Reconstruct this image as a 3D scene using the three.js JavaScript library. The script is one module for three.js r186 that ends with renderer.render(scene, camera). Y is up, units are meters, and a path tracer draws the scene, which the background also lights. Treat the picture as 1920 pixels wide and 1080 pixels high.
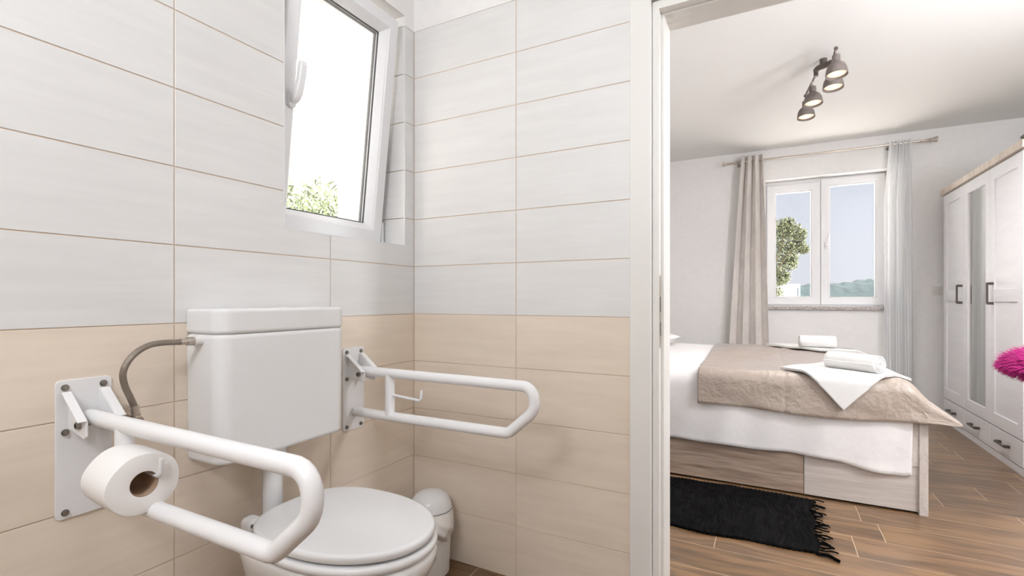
import * as THREE from 'three';
import { RoundedBoxGeometry } from 'three/addons/geometries/RoundedBoxGeometry.js';
import { mergeGeometries } from 'three/addons/utils/BufferGeometryUtils.js';
import { RectAreaLightUniformsLib } from 'three/addons/lights/RectAreaLightUniformsLib.js';

// ---------------------------------------------------------------- camera, sky, sun, exposure
const scene = new THREE.Scene();
const renderer = new THREE.WebGLRenderer({ antialias: true });
renderer.toneMapping = THREE.LinearToneMapping;
renderer.toneMappingExposure = 1.0;
renderer.shadowMap.enabled = true;
RectAreaLightUniformsLib.init();

const camera = new THREE.PerspectiveCamera(2 * Math.atan(540 / 915) * 180 / Math.PI, 1920 / 1080, 0.05, 2000);
camera.position.set(1.341, 1.062, 1.645);
camera.rotation.y = Math.atan2(483, 915);
camera.setViewOffset(1920, 1080, 0, -21, 1920, 1080);   // shifted lens: level camera, horizon below the middle

const SKY = 0.92, SUN = 56;
const FILL_COLOR = new THREE.Color().setRGB(0.942, 0.985, 1.035), FILL_BATH = 0.75, FILL_REAR = 3.65, FILL_BED = 6.6;   // added out-of-view fill globes: tint and candela
{
  const W = 256, H = 128, d = new Float32Array(W * H * 4);
  for (let j = 0; j < H; j++) {
    const el = Math.max(0, ((j + 0.5) / H - 0.5) * 2);
    const k = Math.pow(el, 0.9);
    for (let i = 0; i < W; i++) {
      const o = (j * W + i) * 4;
      d[o] = 0.83 + (0.44 - 0.83) * k; d[o + 1] = 0.85 + (0.59 - 0.85) * k; d[o + 2] = 0.915 + (0.90 - 0.915) * k; d[o + 3] = 1;
    }
  }
  const t = new THREE.DataTexture(d, W, H, THREE.RGBAFormat, THREE.FloatType);
  t.mapping = THREE.EquirectangularReflectionMapping; t.magFilter = THREE.LinearFilter; t.needsUpdate = true;
  scene.background = t; scene.backgroundIntensity = SKY;
}
const sun = new THREE.DirectionalLight(new THREE.Color().setRGB(1, 0.985, 0.955), SUN);
sun.position.set(11, 16, -0.2 + 1.2); sun.target.position.set(0, 0, -0.2); sun.castShadow = true;
sun.shadow.camera.left = -14; sun.shadow.camera.right = 14; sun.shadow.camera.top = 14; sun.shadow.camera.bottom = -14; sun.shadow.camera.far = 60;
sun.shadow.mapSize.set(2048, 2048);
scene.add(sun, sun.target);

// ---------------------------------------------------------------- helpers
let seed = 1234567;
const rnd = () => { seed = (seed * 1664525 + 1013904223) >>> 0; return seed / 4294967296; };
const rr = (a, b) => a + (b - a) * rnd();
const V = (x, y, z) => new THREE.Vector3(x, y, z);
const clamp = (x, a, b) => Math.min(b, Math.max(a, x));
const mix = (a, b, t) => a + (b - a) * t;
const sst = (a, b, x) => { const t = clamp((x - a) / (b - a), 0, 1); return t * t * (3 - 2 * t); };
const hash = (x, y, s) => { let h = (x * 374761393 + y * 668265263 + s * 974634777) | 0; h = Math.imul(h ^ (h >>> 13), 1274126177); h ^= h >>> 16; return (h >>> 0) / 4294967296; };
// value noise that tiles with period px, py
function vn(x, y, px, py, s) {
  const xi = Math.floor(x), yi = Math.floor(y), fx = x - xi, fy = y - yi, u = fx * fx * (3 - 2 * fx), v = fy * fy * (3 - 2 * fy);
  const m = (a, n) => ((a % n) + n) % n;
  const a = hash(m(xi, px), m(yi, py), s), b = hash(m(xi + 1, px), m(yi, py), s), c = hash(m(xi, px), m(yi + 1, py), s), d = hash(m(xi + 1, px), m(yi + 1, py), s);
  return mix(mix(a, b, u), mix(c, d, u), v);
}
function fbm(u, v, px, py, s, oct = 4) { let r = 0, a = 0.5, n = 0; for (let i = 0; i < oct; i++) { r += a * vn(u * px, v * py, px, py, s + i); n += a; a *= 0.5; px *= 2; py *= 2; } return r / n; }
const n3 = (x, y, z) => Math.sin(x * 1.7 + 2.1 * Math.sin(y * 1.3 + z)) * 0.5 + Math.sin(y * 2.3 + 1.7 * Math.sin(z * 1.9 + x * 0.7)) * 0.3 + Math.sin(z * 2.9 + x * 1.1 + y) * 0.2;

// colour texture: fn(u, v) -> [r, g, b] in 0..255 sRGB
function tex(w, h, fn, srgb = true, rep = [1, 1]) {
  const d = new Uint8Array(w * h * 4);
  for (let j = 0; j < h; j++) for (let i = 0; i < w; i++) {
    const c = fn((i + 0.5) / w, (j + 0.5) / h), o = (j * w + i) * 4;
    if (typeof c === 'number') d[o] = d[o + 1] = d[o + 2] = clamp(c, 0, 255); else { d[o] = clamp(c[0], 0, 255); d[o + 1] = clamp(c[1], 0, 255); d[o + 2] = clamp(c[2], 0, 255); }
    d[o + 3] = 255;
  }
  const t = new THREE.DataTexture(d, w, h, THREE.RGBAFormat);
  t.wrapS = t.wrapT = THREE.RepeatWrapping; t.magFilter = THREE.LinearFilter; t.minFilter = THREE.LinearMipmapLinearFilter; t.generateMipmaps = true;
  if (srgb) t.colorSpace = THREE.SRGBColorSpace;
  t.repeat.set(...rep); t.needsUpdate = true;
  return t;
}
const mat = (o) => new THREE.MeshStandardMaterial(o);
const phys = (o) => new THREE.MeshPhysicalMaterial(o);
const lin = (r, g, b) => new THREE.Color().setRGB(r, g, b);

const used = {};
function numbered(n) { if (used[n] === undefined) { used[n] = 0; return n; } used[n]++; return n + '_' + String(used[n]).padStart(3, '0'); }
function mesh(name, geo, m, parent) {
  const o = new THREE.Mesh(Array.isArray(geo) ? mergeGeometries(geo.map(clean)) : geo, m);
  o.name = parent ? name : numbered(name); o.castShadow = o.receiveShadow = true; (parent || scene).add(o);
  return o;
}
function clean(g) { g = g.index ? g.toNonIndexed() : g; for (const k of Object.keys(g.attributes)) if (!['position', 'normal', 'uv'].includes(k)) g.deleteAttribute(k); return g; }
function tag(o, label, category, group, kind) { Object.assign(o.userData, { label }); if (category) o.userData.category = category; if (group) o.userData.group = group; if (kind) o.userData.kind = kind; return o; }
function thing(name, label, category, group) { const g = new THREE.Group(); g.name = numbered(name); scene.add(g); return tag(g, label, category, group); }
function settle(g, x, y, z) { g.position.set(x, y, z); for (const c of g.children) { c.position.x -= x; c.position.y -= y; c.position.z -= z; } return g; }
const struct = (o, label, category) => tag(o, label, category, null, 'structure');

function box(x0, x1, y0, y1, z0, z1, r = 0) {
  const w = x1 - x0, h = y1 - y0, d = z1 - z0;
  const g = r ? new RoundedBoxGeometry(w, h, d, 2, Math.min(r, w / 2.02, h / 2.02, d / 2.02)) : new THREE.BoxGeometry(w, h, d);
  if (!r) {   // uv in metres
    const p = g.attributes.position, n = g.attributes.normal, uv = g.attributes.uv;
    for (let i = 0; i < p.count; i++) {
      const X = p.getX(i), Y = p.getY(i), Z = p.getZ(i);
      if (Math.abs(n.getX(i)) > 0.5) uv.setXY(i, Z, Y); else if (Math.abs(n.getY(i)) > 0.5) uv.setXY(i, X, Z); else uv.setXY(i, X, Y);
    }
  }
  g.translate((x0 + x1) / 2, (y0 + y1) / 2, (z0 + z1) / 2);
  return g;
}
function uvBy(g, fn) { const p = g.attributes.position, uv = g.attributes.uv; for (let i = 0; i < p.count; i++) { const [a, b] = fn(p.getX(i), p.getY(i), p.getZ(i)); uv.setXY(i, a, b); } return g; }
function cyl(a, b, r0, r1 = r0, seg = 24, open = false) {
  const d = b.clone().sub(a), g = new THREE.CylinderGeometry(r1, r0, d.length(), seg, 1, open);
  g.applyQuaternion(new THREE.Quaternion().setFromUnitVectors(V(0, 1, 0), d.clone().normalize()));
  g.translate((a.x + b.x) / 2, (a.y + b.y) / 2, (a.z + b.z) / 2);
  return g;
}
function lathe(pts, seg = 40) { return new THREE.LatheGeometry(pts.map(p => new THREE.Vector2(p[0], p[1])), seg); }
// polyline with rounded corners
function fillet(pts, rads) {
  const out = [pts[0].clone()];
  for (let i = 1; i < pts.length - 1; i++) {
    const p = pts[i], a = pts[i - 1].clone().sub(p), b = pts[i + 1].clone().sub(p);
    const ang = a.angleTo(b), r = Array.isArray(rads) ? rads[i - 1] : rads, t = Math.min(r / Math.tan(ang / 2), a.length() * 0.49, b.length() * 0.49);
    const rEff = t * Math.tan(ang / 2);
    a.normalize(); b.normalize();
    const c = p.clone().add(a.clone().add(b).normalize().multiplyScalar(rEff / Math.sin(ang / 2)));
    const s = p.clone().addScaledVector(a, t).sub(c), e = p.clone().addScaledVector(b, t).sub(c);
    const n = 12, tot = s.angleTo(e), ax = s.clone().cross(e).normalize();
    for (let k = 0; k <= n; k++) out.push(s.clone().applyAxisAngle(ax, tot * k / n).add(c));
  }
  out.push(pts[pts.length - 1].clone());
  return out;
}
function sweep(pts, r, radial = 16, caps = true) {   // tube along a dense polyline
  class P extends THREE.Curve {
    constructor() { super(); this.L = [0]; for (let i = 1; i < pts.length; i++) this.L.push(this.L[i - 1] + pts[i].distanceTo(pts[i - 1])); }
    getPoint(t, o = V()) { const L = this.L, d = t * L[L.length - 1]; let i = 1; while (i < L.length - 1 && L[i] < d) i++; return o.copy(pts[i - 1]).lerp(pts[i], (d - L[i - 1]) / Math.max(1e-9, L[i] - L[i - 1])); }
    getPointAt(t, o) { return this.getPoint(t, o); }
    getTangentAt(t, o) { return this.getTangent(t, o); }
  }
  const c = new P(), g = [new THREE.TubeGeometry(c, Math.max(24, pts.length * 3), r, radial, false)];
  if (caps) for (const [p, q] of [[pts[0], pts[1]], [pts[pts.length - 1], pts[pts.length - 2]]]) {
    const d = p.clone().sub(q).normalize(); g.push(cyl(p.clone().addScaledVector(d, -r * 0.1), p.clone().addScaledVector(d, 0.0008), r, r * 0.9, radial));
  }
  return mergeGeometries(g.map(clean));
}
const smoothPts = (pts, n = 60) => new THREE.CatmullRomCurve3(pts, false, 'centripetal').getSpacedPoints(n);
// a cloth of thickness t over fn(u, v) -> Vector3
function sheet(nu, nv, fn, t, uvs = [1, 1], single = false) {
  const P = [], N = [], e = 1e-3;
  for (let j = 0; j <= nv; j++) for (let i = 0; i <= nu; i++) {
    const u = i / nu, v = j / nv, u0 = Math.max(0, u - e), u1 = Math.min(1, u + e), v0 = Math.max(0, v - e), v1 = Math.min(1, v + e);
    P.push(fn(u, v)); N.push(fn(u1, v).sub(fn(u0, v)).cross(fn(u, v1).sub(fn(u, v0))).normalize());
  }
  const pos = [], uv = [], idx = [], n = P.length, W = nu + 1;
  for (const s of [0.5, -0.5]) for (let k = 0; k < n; k++) { const p = P[k].clone().addScaledVector(N[k], s * t); pos.push(p.x, p.y, p.z); uv.push((k % W) / nu * uvs[0], Math.floor(k / W) / nv * uvs[1]); }
  for (let j = 0; j < nv; j++) for (let i = 0; i < nu; i++) {
    const a = j * W + i, b = a + 1, c = a + W, d = c + 1;
    idx.push(a, b, d, a, d, c, n + a, n + d, n + b, n + a, n + c, n + d);
  }
  const rim = (a, b) => idx.push(a, n + a, n + b, a, n + b, b);
  for (let i = 0; i < nu; i++) { rim(i, i + 1); rim(nv * W + i + 1, nv * W + i); }
  for (let j = 0; j < nv; j++) { rim((j + 1) * W, j * W); rim(j * W + nu, (j + 1) * W + nu); }
  const g = new THREE.BufferGeometry();
  g.setAttribute('position', new THREE.Float32BufferAttribute(pos, 3)); g.setAttribute('uv', new THREE.Float32BufferAttribute(uv, 2));
  g.setIndex(single ? idx.filter((v, i) => [0, 1, 2].every(q => idx[i - i % 3 + q] < n)) : idx); g.computeVertexNormals();
  return g;
}
// skin over closed rings of equal count
function loft(rings, capA = true, capB = true) {
  const n = rings[0].length, pos = [], uv = [], idx = [];
  rings.forEach((r, j) => r.forEach((p, i) => { pos.push(p.x, p.y, p.z); uv.push(i / n, j / rings.length); }));
  for (let j = 0; j < rings.length - 1; j++) for (let i = 0; i < n; i++) { const a = j * n + i, b = j * n + (i + 1) % n, c = a + n, d = b + n; idx.push(a, b, d, a, d, c); }
  const cap = (j, flip) => { const c = V(0, 0, 0); rings[j].forEach(p => c.add(p)); c.divideScalar(n); const k = pos.length / 3; pos.push(c.x, c.y, c.z); uv.push(0.5, 0.5); for (let i = 0; i < n; i++) { const a = j * n + i, b = j * n + (i + 1) % n; flip ? idx.push(k, b, a) : idx.push(k, a, b); } };
  if (capA) cap(0, true); if (capB) cap(rings.length - 1, false);
  const g = new THREE.BufferGeometry();
  g.setAttribute('position', new THREE.Float32BufferAttribute(pos, 3)); g.setAttribute('uv', new THREE.Float32BufferAttribute(uv, 2));
  g.setIndex(idx); g.computeVertexNormals(); return g;
}
const shapeOf = (pts) => new THREE.Shape(pts.map(p => new THREE.Vector2(p[0], p[1])));
const rectShape = (x0, x1, y0, y1) => shapeOf([[x0, y0], [x1, y0], [x1, y1], [x0, y1]]);
const rectHole = (x0, x1, y0, y1) => new THREE.Path([[x0, y0], [x0, y1], [x1, y1], [x1, y0]].map(p => new THREE.Vector2(p[0], p[1])));
function extrude(sh, depth, bevel = 0, seg = 1, curve = 8) {
  const g = new THREE.ExtrudeGeometry(sh, { depth: depth - 2 * bevel, bevelEnabled: bevel > 0, bevelSize: bevel, bevelThickness: bevel, bevelOffset: -bevel, bevelSegments: seg, curveSegments: curve });
  g.translate(0, 0, bevel); return g;
}
function roundRect(x0, x1, y0, y1, r) {
  const s = new THREE.Shape(); s.moveTo(x0 + r, y0); s.lineTo(x1 - r, y0); s.absarc(x1 - r, y0 + r, r, -Math.PI / 2, 0); s.lineTo(x1, y1 - r); s.absarc(x1 - r, y1 - r, r, 0, Math.PI / 2);
  s.lineTo(x0 + r, y1); s.absarc(x0 + r, y1 - r, r, Math.PI / 2, Math.PI); s.lineTo(x0, y0 + r); s.absarc(x0 + r, y0 + r, r, Math.PI, Math.PI * 1.5); return s;
}
// shapes drawn in (horizontal, y): onto a plane x = const facing +x (horizontal = -z) or z = const facing +z (horizontal = x)
const faceX = (g, x) => g.rotateY(Math.PI / 2).translate(x, 0, 0);
const faceZ = (g, z) => g.translate(0, 0, z);

// ---------------------------------------------------------------- materials
const streak = (base, amp, s, px, py) => tex(512, 512, (u, v) => { const a = (fbm(u, v, px, py, s, 4) - 0.5) * 2, b = (fbm(u, v, 3, 4, s + 40, 3) - 0.5) * 2; return base.map((c, k) => c + amp * a + amp * 0.7 * b * [1, 1, 1.1][k]); });
const brushBump = tex(256, 256, (u, v) => 128 + 90 * (fbm(u, v, 6, 60, 7, 3) - 0.5), false, [2, 2]);
const MT = {
  tileWhite: mat({ map: Object.assign(streak([229, 227, 225], 4, 11, 4, 44), {}), roughness: 0.3, bumpMap: brushBump, bumpScale: 0.0004 }),
  tileBeige: mat({ map: streak([233, 218, 201], 6, 23, 4, 40), roughness: 0.32, bumpMap: brushBump, bumpScale: 0.0004 }),
  grout: mat({ color: '#dcc7b4', roughness: 0.9 }),
  plaster: mat({ map: tex(256, 256, (u, v) => { const n = (fbm(u, v, 32, 32, 3, 3) - 0.5) * 5; return [243 + n, 240 + n, 238 + n]; }), roughness: 0.92, bumpMap: tex(256, 256, (u, v) => 255 * fbm(u, v, 48, 48, 5, 3), false), bumpScale: 0.0006 }),
  ceiling: mat({ color: '#f0eeeb', roughness: 0.95 }),
  exterior: mat({ color: '#e6e2da', roughness: 0.95 }),
  paint: mat({ color: '#e9e6e1', roughness: 0.42 }),
  upvc: mat({ color: '#eeedee', roughness: 0.3 }),
  gasket: mat({ color: '#4a4c4e', roughness: 0.7 }),
  glass: phys({ color: '#ffffff', specularIntensity: 0.35, transmission: 1, roughness: 0, thickness: 0, ior: 1.45 }),
  ceramic: phys({ color: '#eceae9', roughness: 0.12, clearcoat: 0.6, clearcoatRoughness: 0.05 }),
  plastic: mat({ color: '#e9e8e8', roughness: 0.22 }),
  plasticMatt: mat({ color: '#e6e3e0', roughness: 0.5 }),
  powder: mat({ color: '#eceaea', roughness: 0.3 }),
  bolt: mat({ color: '#98938e', metalness: 0.9, roughness: 0.4 }),
  steel: mat({ color: '#c4bab0', metalness: 1, roughness: 0.28 }),
  braid: mat({ color: '#93897f', metalness: 0.85, roughness: 0.42, bumpMap: tex(128, 128, (u, v) => 128 + 120 * Math.sin((u * 10 + v * 40) * 6.283) * Math.sin((u * 10 - v * 40) * 6.283), false), bumpScale: 0.0008 }),
  paper: mat({ color: '#f1edea', roughness: 0.95 }),
  card: mat({ color: '#b79a80', roughness: 0.9 }),
};
for (const t of [MT.tileWhite.map, MT.tileBeige.map]) t.repeat.set(1.3, 1.3);

// wood-look planks, four tones
function woodMap(base, dark, s, w = 512, h = 128) {
  return tex(w, h, (u, v) => {
    const warp = fbm(u, v, 3, 2, s, 3), g = fbm(u, v + warp * 0.5, 4, 9, s + 9, 4), f = fbm(u, v + warp * 0.3, 10, 60, s + 19, 2), big = fbm(u, v, 4, 2, s + 29, 3);
    const k = clamp(0.2 + 1.9 * (g - 0.45) + 0.4 * (f - 0.5) + 0.9 * (big - 0.5), 0, 1);
    return base.map((c, i) => mix(c, dark[i], k));
  });
}
function oakMap(base, dark, s, w = 512, h = 256) {
  return tex(w, h, (u, v) => {
    const wv = 0.02 * Math.sin(u * 6.283 + 3 * fbm(u, v, 2, 3, s, 2)), g = fbm(u, v + wv, 4, 34, s + 9, 4), f = fbm(u, v, 14, 110, s + 19, 2), big = fbm(u, v, 3, 5, s + 29, 2);
    const k = clamp(0.35 + 1.1 * (g - 0.5) + 0.6 * (f - 0.5) + 0.45 * (big - 0.5), 0, 1);
    return base.map((c, i) => mix(c, dark[i], k));
  });
}
const plankMats = [[[136, 104, 70], [88, 64, 42], 101], [[128, 98, 66], [79, 58, 39], 202], [[141, 109, 74], [93, 68, 45], 303], [[124, 94, 64], [75, 55, 37], 404], [[134, 103, 71], [83, 60, 40], 505]]
  .map(([a, b, s]) => phys({ map: woodMap(a, b, s), roughness: 0.32, clearcoat: 0.45, clearcoatRoughness: 0.22, bumpMap: brushBump, bumpScale: 0.0002 }));
const groutFloor = mat({ color: '#cdbba4', roughness: 0.9 });
const oakDark = mat({ map: oakMap([170, 150, 134], [112, 93, 81], 611, 512, 256), roughness: 0.55 });
const oakPale = mat({ map: oakMap([203, 194, 187], [180, 170, 163], 711, 512, 256), roughness: 0.5 });
const oakPaleV = mat({ map: oakMap([203, 194, 187], [180, 170, 163], 811, 512, 128), roughness: 0.5 });
const wardrobeWhite = mat({ map: oakMap([239, 238, 240], [233, 231, 234], 911, 512, 256), roughness: 0.38 });
const wardrobeTop = mat({ map: oakMap([214, 201, 188], [184, 168, 154], 1011, 512, 64), roughness: 0.5 });
const darkMetal = mat({ color: '#5d544f', metalness: 0.45, roughness: 0.45 });

// ---------------------------------------------------------------- the bathroom: walls with single tiles
const GR = 0.0018, J = 0.0028;   // tile height over the joint, joint width
const HC = 2.62;                 // ceiling height
const WIN = { z0: 0.058, z1: 0.629, y0: 1.284, y1: 2.24 };   // opening in the left wall
const DOOR = { x0: 0.985, x1: 1.985, y1: 2.06 };
const EXT = -0.36;               // outer face of the left wall

const wallLeft = mesh('wall_left', (() => {
  const sh = rectShape(-2.62, 0.13, 0, HC); sh.holes.push(rectHole(-WIN.z1 - 0.004, -WIN.z0 + 0.004, WIN.y0 - 0.004, WIN.y1 + 0.004));
  return faceX(extrude(sh, -EXT - GR), EXT);
})(), MT.grout);
struct(wallLeft, 'bathroom wall of white over beige tiles with the tilted window', 'wall');

const tileGeoCache = {};
// one tile from (a0,y0) to (a1,y1) with an optional rectangle cut out of it
function tileGeo(a0, a1, y0, y1, hole) {
  const h = J / 2; let b0 = a0 + h, b1 = a1 - h, c0 = y0 + h, c1 = y1 - h;
  let pts = [[b0, c0], [b1, c0], [b1, c1], [b0, c1]];
  if (hole) {
    const [x0, x1, v0, v1] = hole;
    if (x1 > b0 && x0 < b1 && v1 > c0 && v0 < c1) {
      const L = x0 <= b0, R = x1 >= b1, B = v0 <= c0, T = v1 >= c1;
      if (L && R && B && T) return null;
      if (B && T) { if (L) pts = [[x1, c0], [b1, c0], [b1, c1], [x1, c1]]; else if (R) pts = [[b0, c0], [x0, c0], [x0, c1], [b0, c1]]; }
      else if (T && L) pts = [[b0, c0], [b1, c0], [b1, c1], [x1, c1], [x1, v0], [b0, v0]];
      else if (T && R) pts = [[b0, c0], [b1, c0], [b1, v0], [x0, v0], [x0, c1], [b0, c1]];
      else if (T) pts = [[b0, c0], [b1, c0], [b1, c1], [x1, c1], [x1, v0], [x0, v0], [x0, c1], [b0, c1]];
      else if (L && R && T) pts = [[b0, c0], [b1, c0], [b1, v0], [b0, v0]];
    }
  }
  if (Math.abs(pts[1][0] - pts[0][0]) < 0.006) return null;
  const key = hole ? null : (a1 - a0).toFixed(3) + '_' + (y1 - y0).toFixed(3);
  return extrude(shapeOf(pts), GR, 0.0008);
}
function shiftUV(g) { const uv = g.attributes.uv, a = rnd() * 3, b = rnd() * 3; for (let i = 0; i < uv.count; i++) uv.setXY(i, uv.getX(i) + a, uv.getY(i) + b); return g; }
function addTile(parent, g, y, place) { if (!g) return; mesh('tile', place(shiftUV(g)), y < 0.99 ? MT.tileBeige : MT.tileWhite, parent); }
const zCols = [0, 0.447, 0.947, 1.447, 1.947, 2.447, 2.62];
for (let r = 0; r < 11; r++) for (let c = 0; c < zCols.length - 1; c++)
  addTile(wallLeft, tileGeo(-zCols[c + 1], -zCols[c], r * 0.2, r * 0.2 + 0.2, [-WIN.z1, -WIN.z0, WIN.y0, WIN.y1]), r * 0.2, g => faceX(g, -GR));
// reveal tiles beside the window, plaster above them, sill and far reveal
for (const [y0, y1] of [[WIN.y0, 1.4], [1.4, 1.6], [1.6, 1.8], [1.8, 2.0], [2.0, 2.2]])
  addTile(wallLeft, tileGeo(-0.128, -0.004, y0, y1), y0, g => faceZ(g, WIN.z0 - 0.002));
mesh('edge_trim', box(-0.006, 0.0006, WIN.y0, 2.2, WIN.z0 - 0.003, WIN.z0 + 0.0012), MT.plastic, wallLeft);
mesh('edge_trim', box(-0.006, 0.0006, WIN.y0, 2.2, WIN.z1 - 0.0012, WIN.z1 + 0.003), MT.plastic, wallLeft);
mesh('edge_trim', box(-0.006, 0.0006, WIN.y0 - 0.003, WIN.y0 + 0.0012, WIN.z0, WIN.z1), MT.plastic, wallLeft);
mesh('plaster', (() => { const sh = shapeOf([[-2.62, 2.2], [0, 2.2], [0, HC], [-2.62, HC]]); const hole = [[-WIN.z1, 2.2], [-WIN.z1, WIN.y1], [-WIN.z0, WIN.y1], [-WIN.z0, 2.2]];
  const s2 = shapeOf([[-2.62, 2.2], hole[0], hole[1], hole[2], hole[3], [0, 2.2], [0, HC], [-2.62, HC]]); return faceX(extrude(s2, GR), -GR); })(), MT.plaster, wallLeft);
mesh('reveal', [box(EXT - 0.031, -GR, WIN.y1, WIN.y1 + 0.004, WIN.z0, WIN.z1), box(EXT - 0.031, -0.13, WIN.y0, WIN.y1, WIN.z0 - 0.004, WIN.z0), box(-0.13, -GR, 2.2, WIN.y1, WIN.z0 - 0.004, WIN.z0),
  box(EXT - 0.031, -0.006, WIN.y0 - 0.004, WIN.y1, WIN.z1, WIN.z1 + 0.004), box(EXT - 0.031, -0.006, WIN.y0 - 0.004, WIN.y0, WIN.z0, WIN.z1)], MT.plaster, wallLeft);
mesh('render_coat', (() => { const sh = rectShape(-2.8, 4.5, -0.2, HC + 0.3); sh.holes.push(rectHole(-WIN.z1 - 0.004, -WIN.z0 + 0.004, WIN.y0 - 0.004, WIN.y1 + 0.004)); return faceX(extrude(sh, 0.03), EXT - 0.03); })(), MT.exterior, wallLeft);

const wallDoor = mesh('wall_front', (() => {
  const sh = shapeOf([[-GR, 0], [DOOR.x0, 0], [DOOR.x0, DOOR.y1], [DOOR.x1, DOOR.y1], [DOOR.x1, 0], [2.62, 0], [2.62, HC], [-GR, HC]]);
  return faceZ(extrude(sh, 0.12 - GR), -0.12);
})(), MT.grout);
struct(wallDoor, 'tiled bathroom wall between the window corner and the doorway', 'wall');
const xCols = [0, 0.49, 0.99];
for (let r = 0; r < 11; r++) for (let c = 0; c < 2; c++)
  addTile(wallDoor, tileGeo(xCols[c], Math.min(xCols[c + 1], 0.9275), r * 0.2, r * 0.2 + 0.2), r * 0.2, g => faceZ(g, -GR));
mesh('plaster', [faceZ(extrude(shapeOf([[0, 2.2], [0.92, 2.2], [0.92, 2.115], [2.06, 2.115], [2.06, 0], [2.62, 0], [2.62, HC], [0, HC]]), GR), -GR)], MT.plaster, wallDoor);
const twoTone = (name, x0, x1, z0, z1, label) => {
  const w = mesh(name, box(x0, x1, 1.0, HC, z0, z1), MT.tileWhite); mesh('tiled_base', box(x0, x1, 0, 1.0, z0, z1), MT.tileBeige, w); return struct(w, label, 'wall');
};
twoTone('wall_right', 2.62, 2.80, 0, 2.62, 'bathroom wall to the right of the doorway');
twoTone('wall_back', -0.0, 2.80, 2.62, 2.80, 'bathroom wall opposite the doorway');
struct(mesh('ceiling', box(EXT, 2.80, HC, HC + 0.16, -0.125, 2.80), MT.ceiling), 'white bathroom ceiling', 'ceiling');

// ---------------------------------------------------------------- floors of single wood-look planks
const floorBase = (name, x0, x1, z0, z1, label) => struct(mesh(name, box(x0, x1, -0.2, -0.0004, z0, z1), groutFloor), label, 'floor');
const floorBath = floorBase('floor', 0, 2.62, -0.06, 2.62, 'bathroom floor of brown wood-look planks');
const floorBed = floorBase('floor_bedroom', -0.05, 3.27, -4.1, -0.06, 'bedroom floor of brown wood-look planks with pale joints');
function plank(parent, x0, x1, z0, z1, k) {
  const h = 0.0014; x0 += h; x1 -= h; z0 += h; z1 -= h; if (x1 - x0 < 0.02 || z1 - z0 < 0.01) return;
  const g = box(x0, x1, -0.0004, 0, z0, z1), o = rnd();
  uvBy(g, (x, y, z) => [(x - x0) / 1.0 + o, (z - z0) / 0.2 * 0.98]);
  mesh('plank', g, plankMats[k % plankMats.length], parent);
}
const known = { 3: 1.13, 6: 1.73, 8: 2.13, 9: 2.357, 10: 2.555, 16: 2.54 };
for (let r = 0; r < 21; r++) {
  const z1 = r ? -0.2 * r : -0.06, z0 = Math.max(-0.2 * r - 0.2, -4.1); if (z0 >= z1) continue;
  let x = (known[r] !== undefined ? known[r] : rr(-0.2, 0.75)); while (x > -0.05) x -= 1.2;
  for (; x < 3.27; x += 1.2) plank(floorBed, Math.max(x, -0.05), Math.min(x + 1.2, 3.27), z0, z1, Math.floor(rnd() * 5));
}
for (let r = 0; r < 14; r++) {
  const z0 = r ? 0.2 * r - 0.06 : -0.06, z1 = Math.min(0.2 * r + 0.14, 2.62); if (z0 >= z1) continue;
  let x = r === 0 ? 0.324 : r === 1 ? 0.7 : rr(0.1, 0.8); while (x > 0) x -= 1.2;
  for (; x < 2.62; x += 1.2) plank(floorBath, Math.max(x, 0), Math.min(x + 1.2, 2.62), z0, z1, 1 + Math.floor(rnd() * 4));
}

// ---------------------------------------------------------------- door frame
const door1 = new THREE.Group(); door1.name = 'door_1'; scene.add(door1);
struct(door1, 'white door frame between the tiled bathroom and the bedroom', 'door frame');
{
  const xs = [0.927, 0.998, 1.0195, 1.0285], m = x => 2.99 - x;   // mirrored for the hinge side
  const yT = [2.117, 2.046, 2.018, 2.012];
  mesh('architrave', box(xs[0], xs[1] - 0.0012, 0, yT[0], 0.0, 0.016, 0.002), MT.paint, door1);
  mesh('architrave', box(m(xs[1] - 0.0012), m(xs[0]), 0, yT[0], 0.0, 0.016, 0.002), MT.paint, door1);
  mesh('architrave', box(xs[1] - 0.0012, m(xs[1] - 0.0012), yT[1] + 0.0012, yT[0], 0.0, 0.016, 0.002), MT.paint, door1);
  const U = (k, z0, z1) => [box(xs[1] + 0.0012, xs[k], 0, yT[1] - 0.0012, z0, z1), box(m(xs[k]), m(xs[1] + 0.0012), 0, yT[1] - 0.0012, z0, z1), box(xs[k], m(xs[k]), yT[k], yT[1] - 0.0012, z0, z1)];
  mesh('lining', U(2, -0.035, 0.0), MT.paint, door1);
  mesh('stop', U(3, -0.133, -0.035), MT.paint, door1);
  mesh('packing', [box(0.985, xs[1] + 0.0012, 0, 2.06, -0.12, -0.004), box(m(xs[1] + 0.0012), m(0.985), 0, 2.06, -0.12, -0.004), box(0.99, m(0.99), 2.046, 2.06, -0.12, -0.004)], MT.plaster, door1);
  mesh('architrave', box(0.945, xs[3], 0, 2.09, -0.148, -0.131, 0.002), MT.paint, door1);
  mesh('architrave', box(m(xs[3]), m(0.945), 0, 2.09, -0.148, -0.131, 0.002), MT.paint, door1);
  mesh('architrave', box(xs[3], m(xs[3]), 2.013, 2.09, -0.148, -0.131, 0.002), MT.paint, door1);
  const sp = mesh('strike_plate', box(1.0194, 1.0208, 0.90, 1.14, -0.026, -0.004, 0.0006), MT.steel, door1);
  mesh('latch_hole', box(1.0204, 1.0211, 1.02, 1.07, -0.021, -0.009), MT.gasket, sp); mesh('latch_hole', box(1.0204, 1.0211, 0.94, 0.985, -0.021, -0.009), MT.gasket, sp);
}

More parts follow.
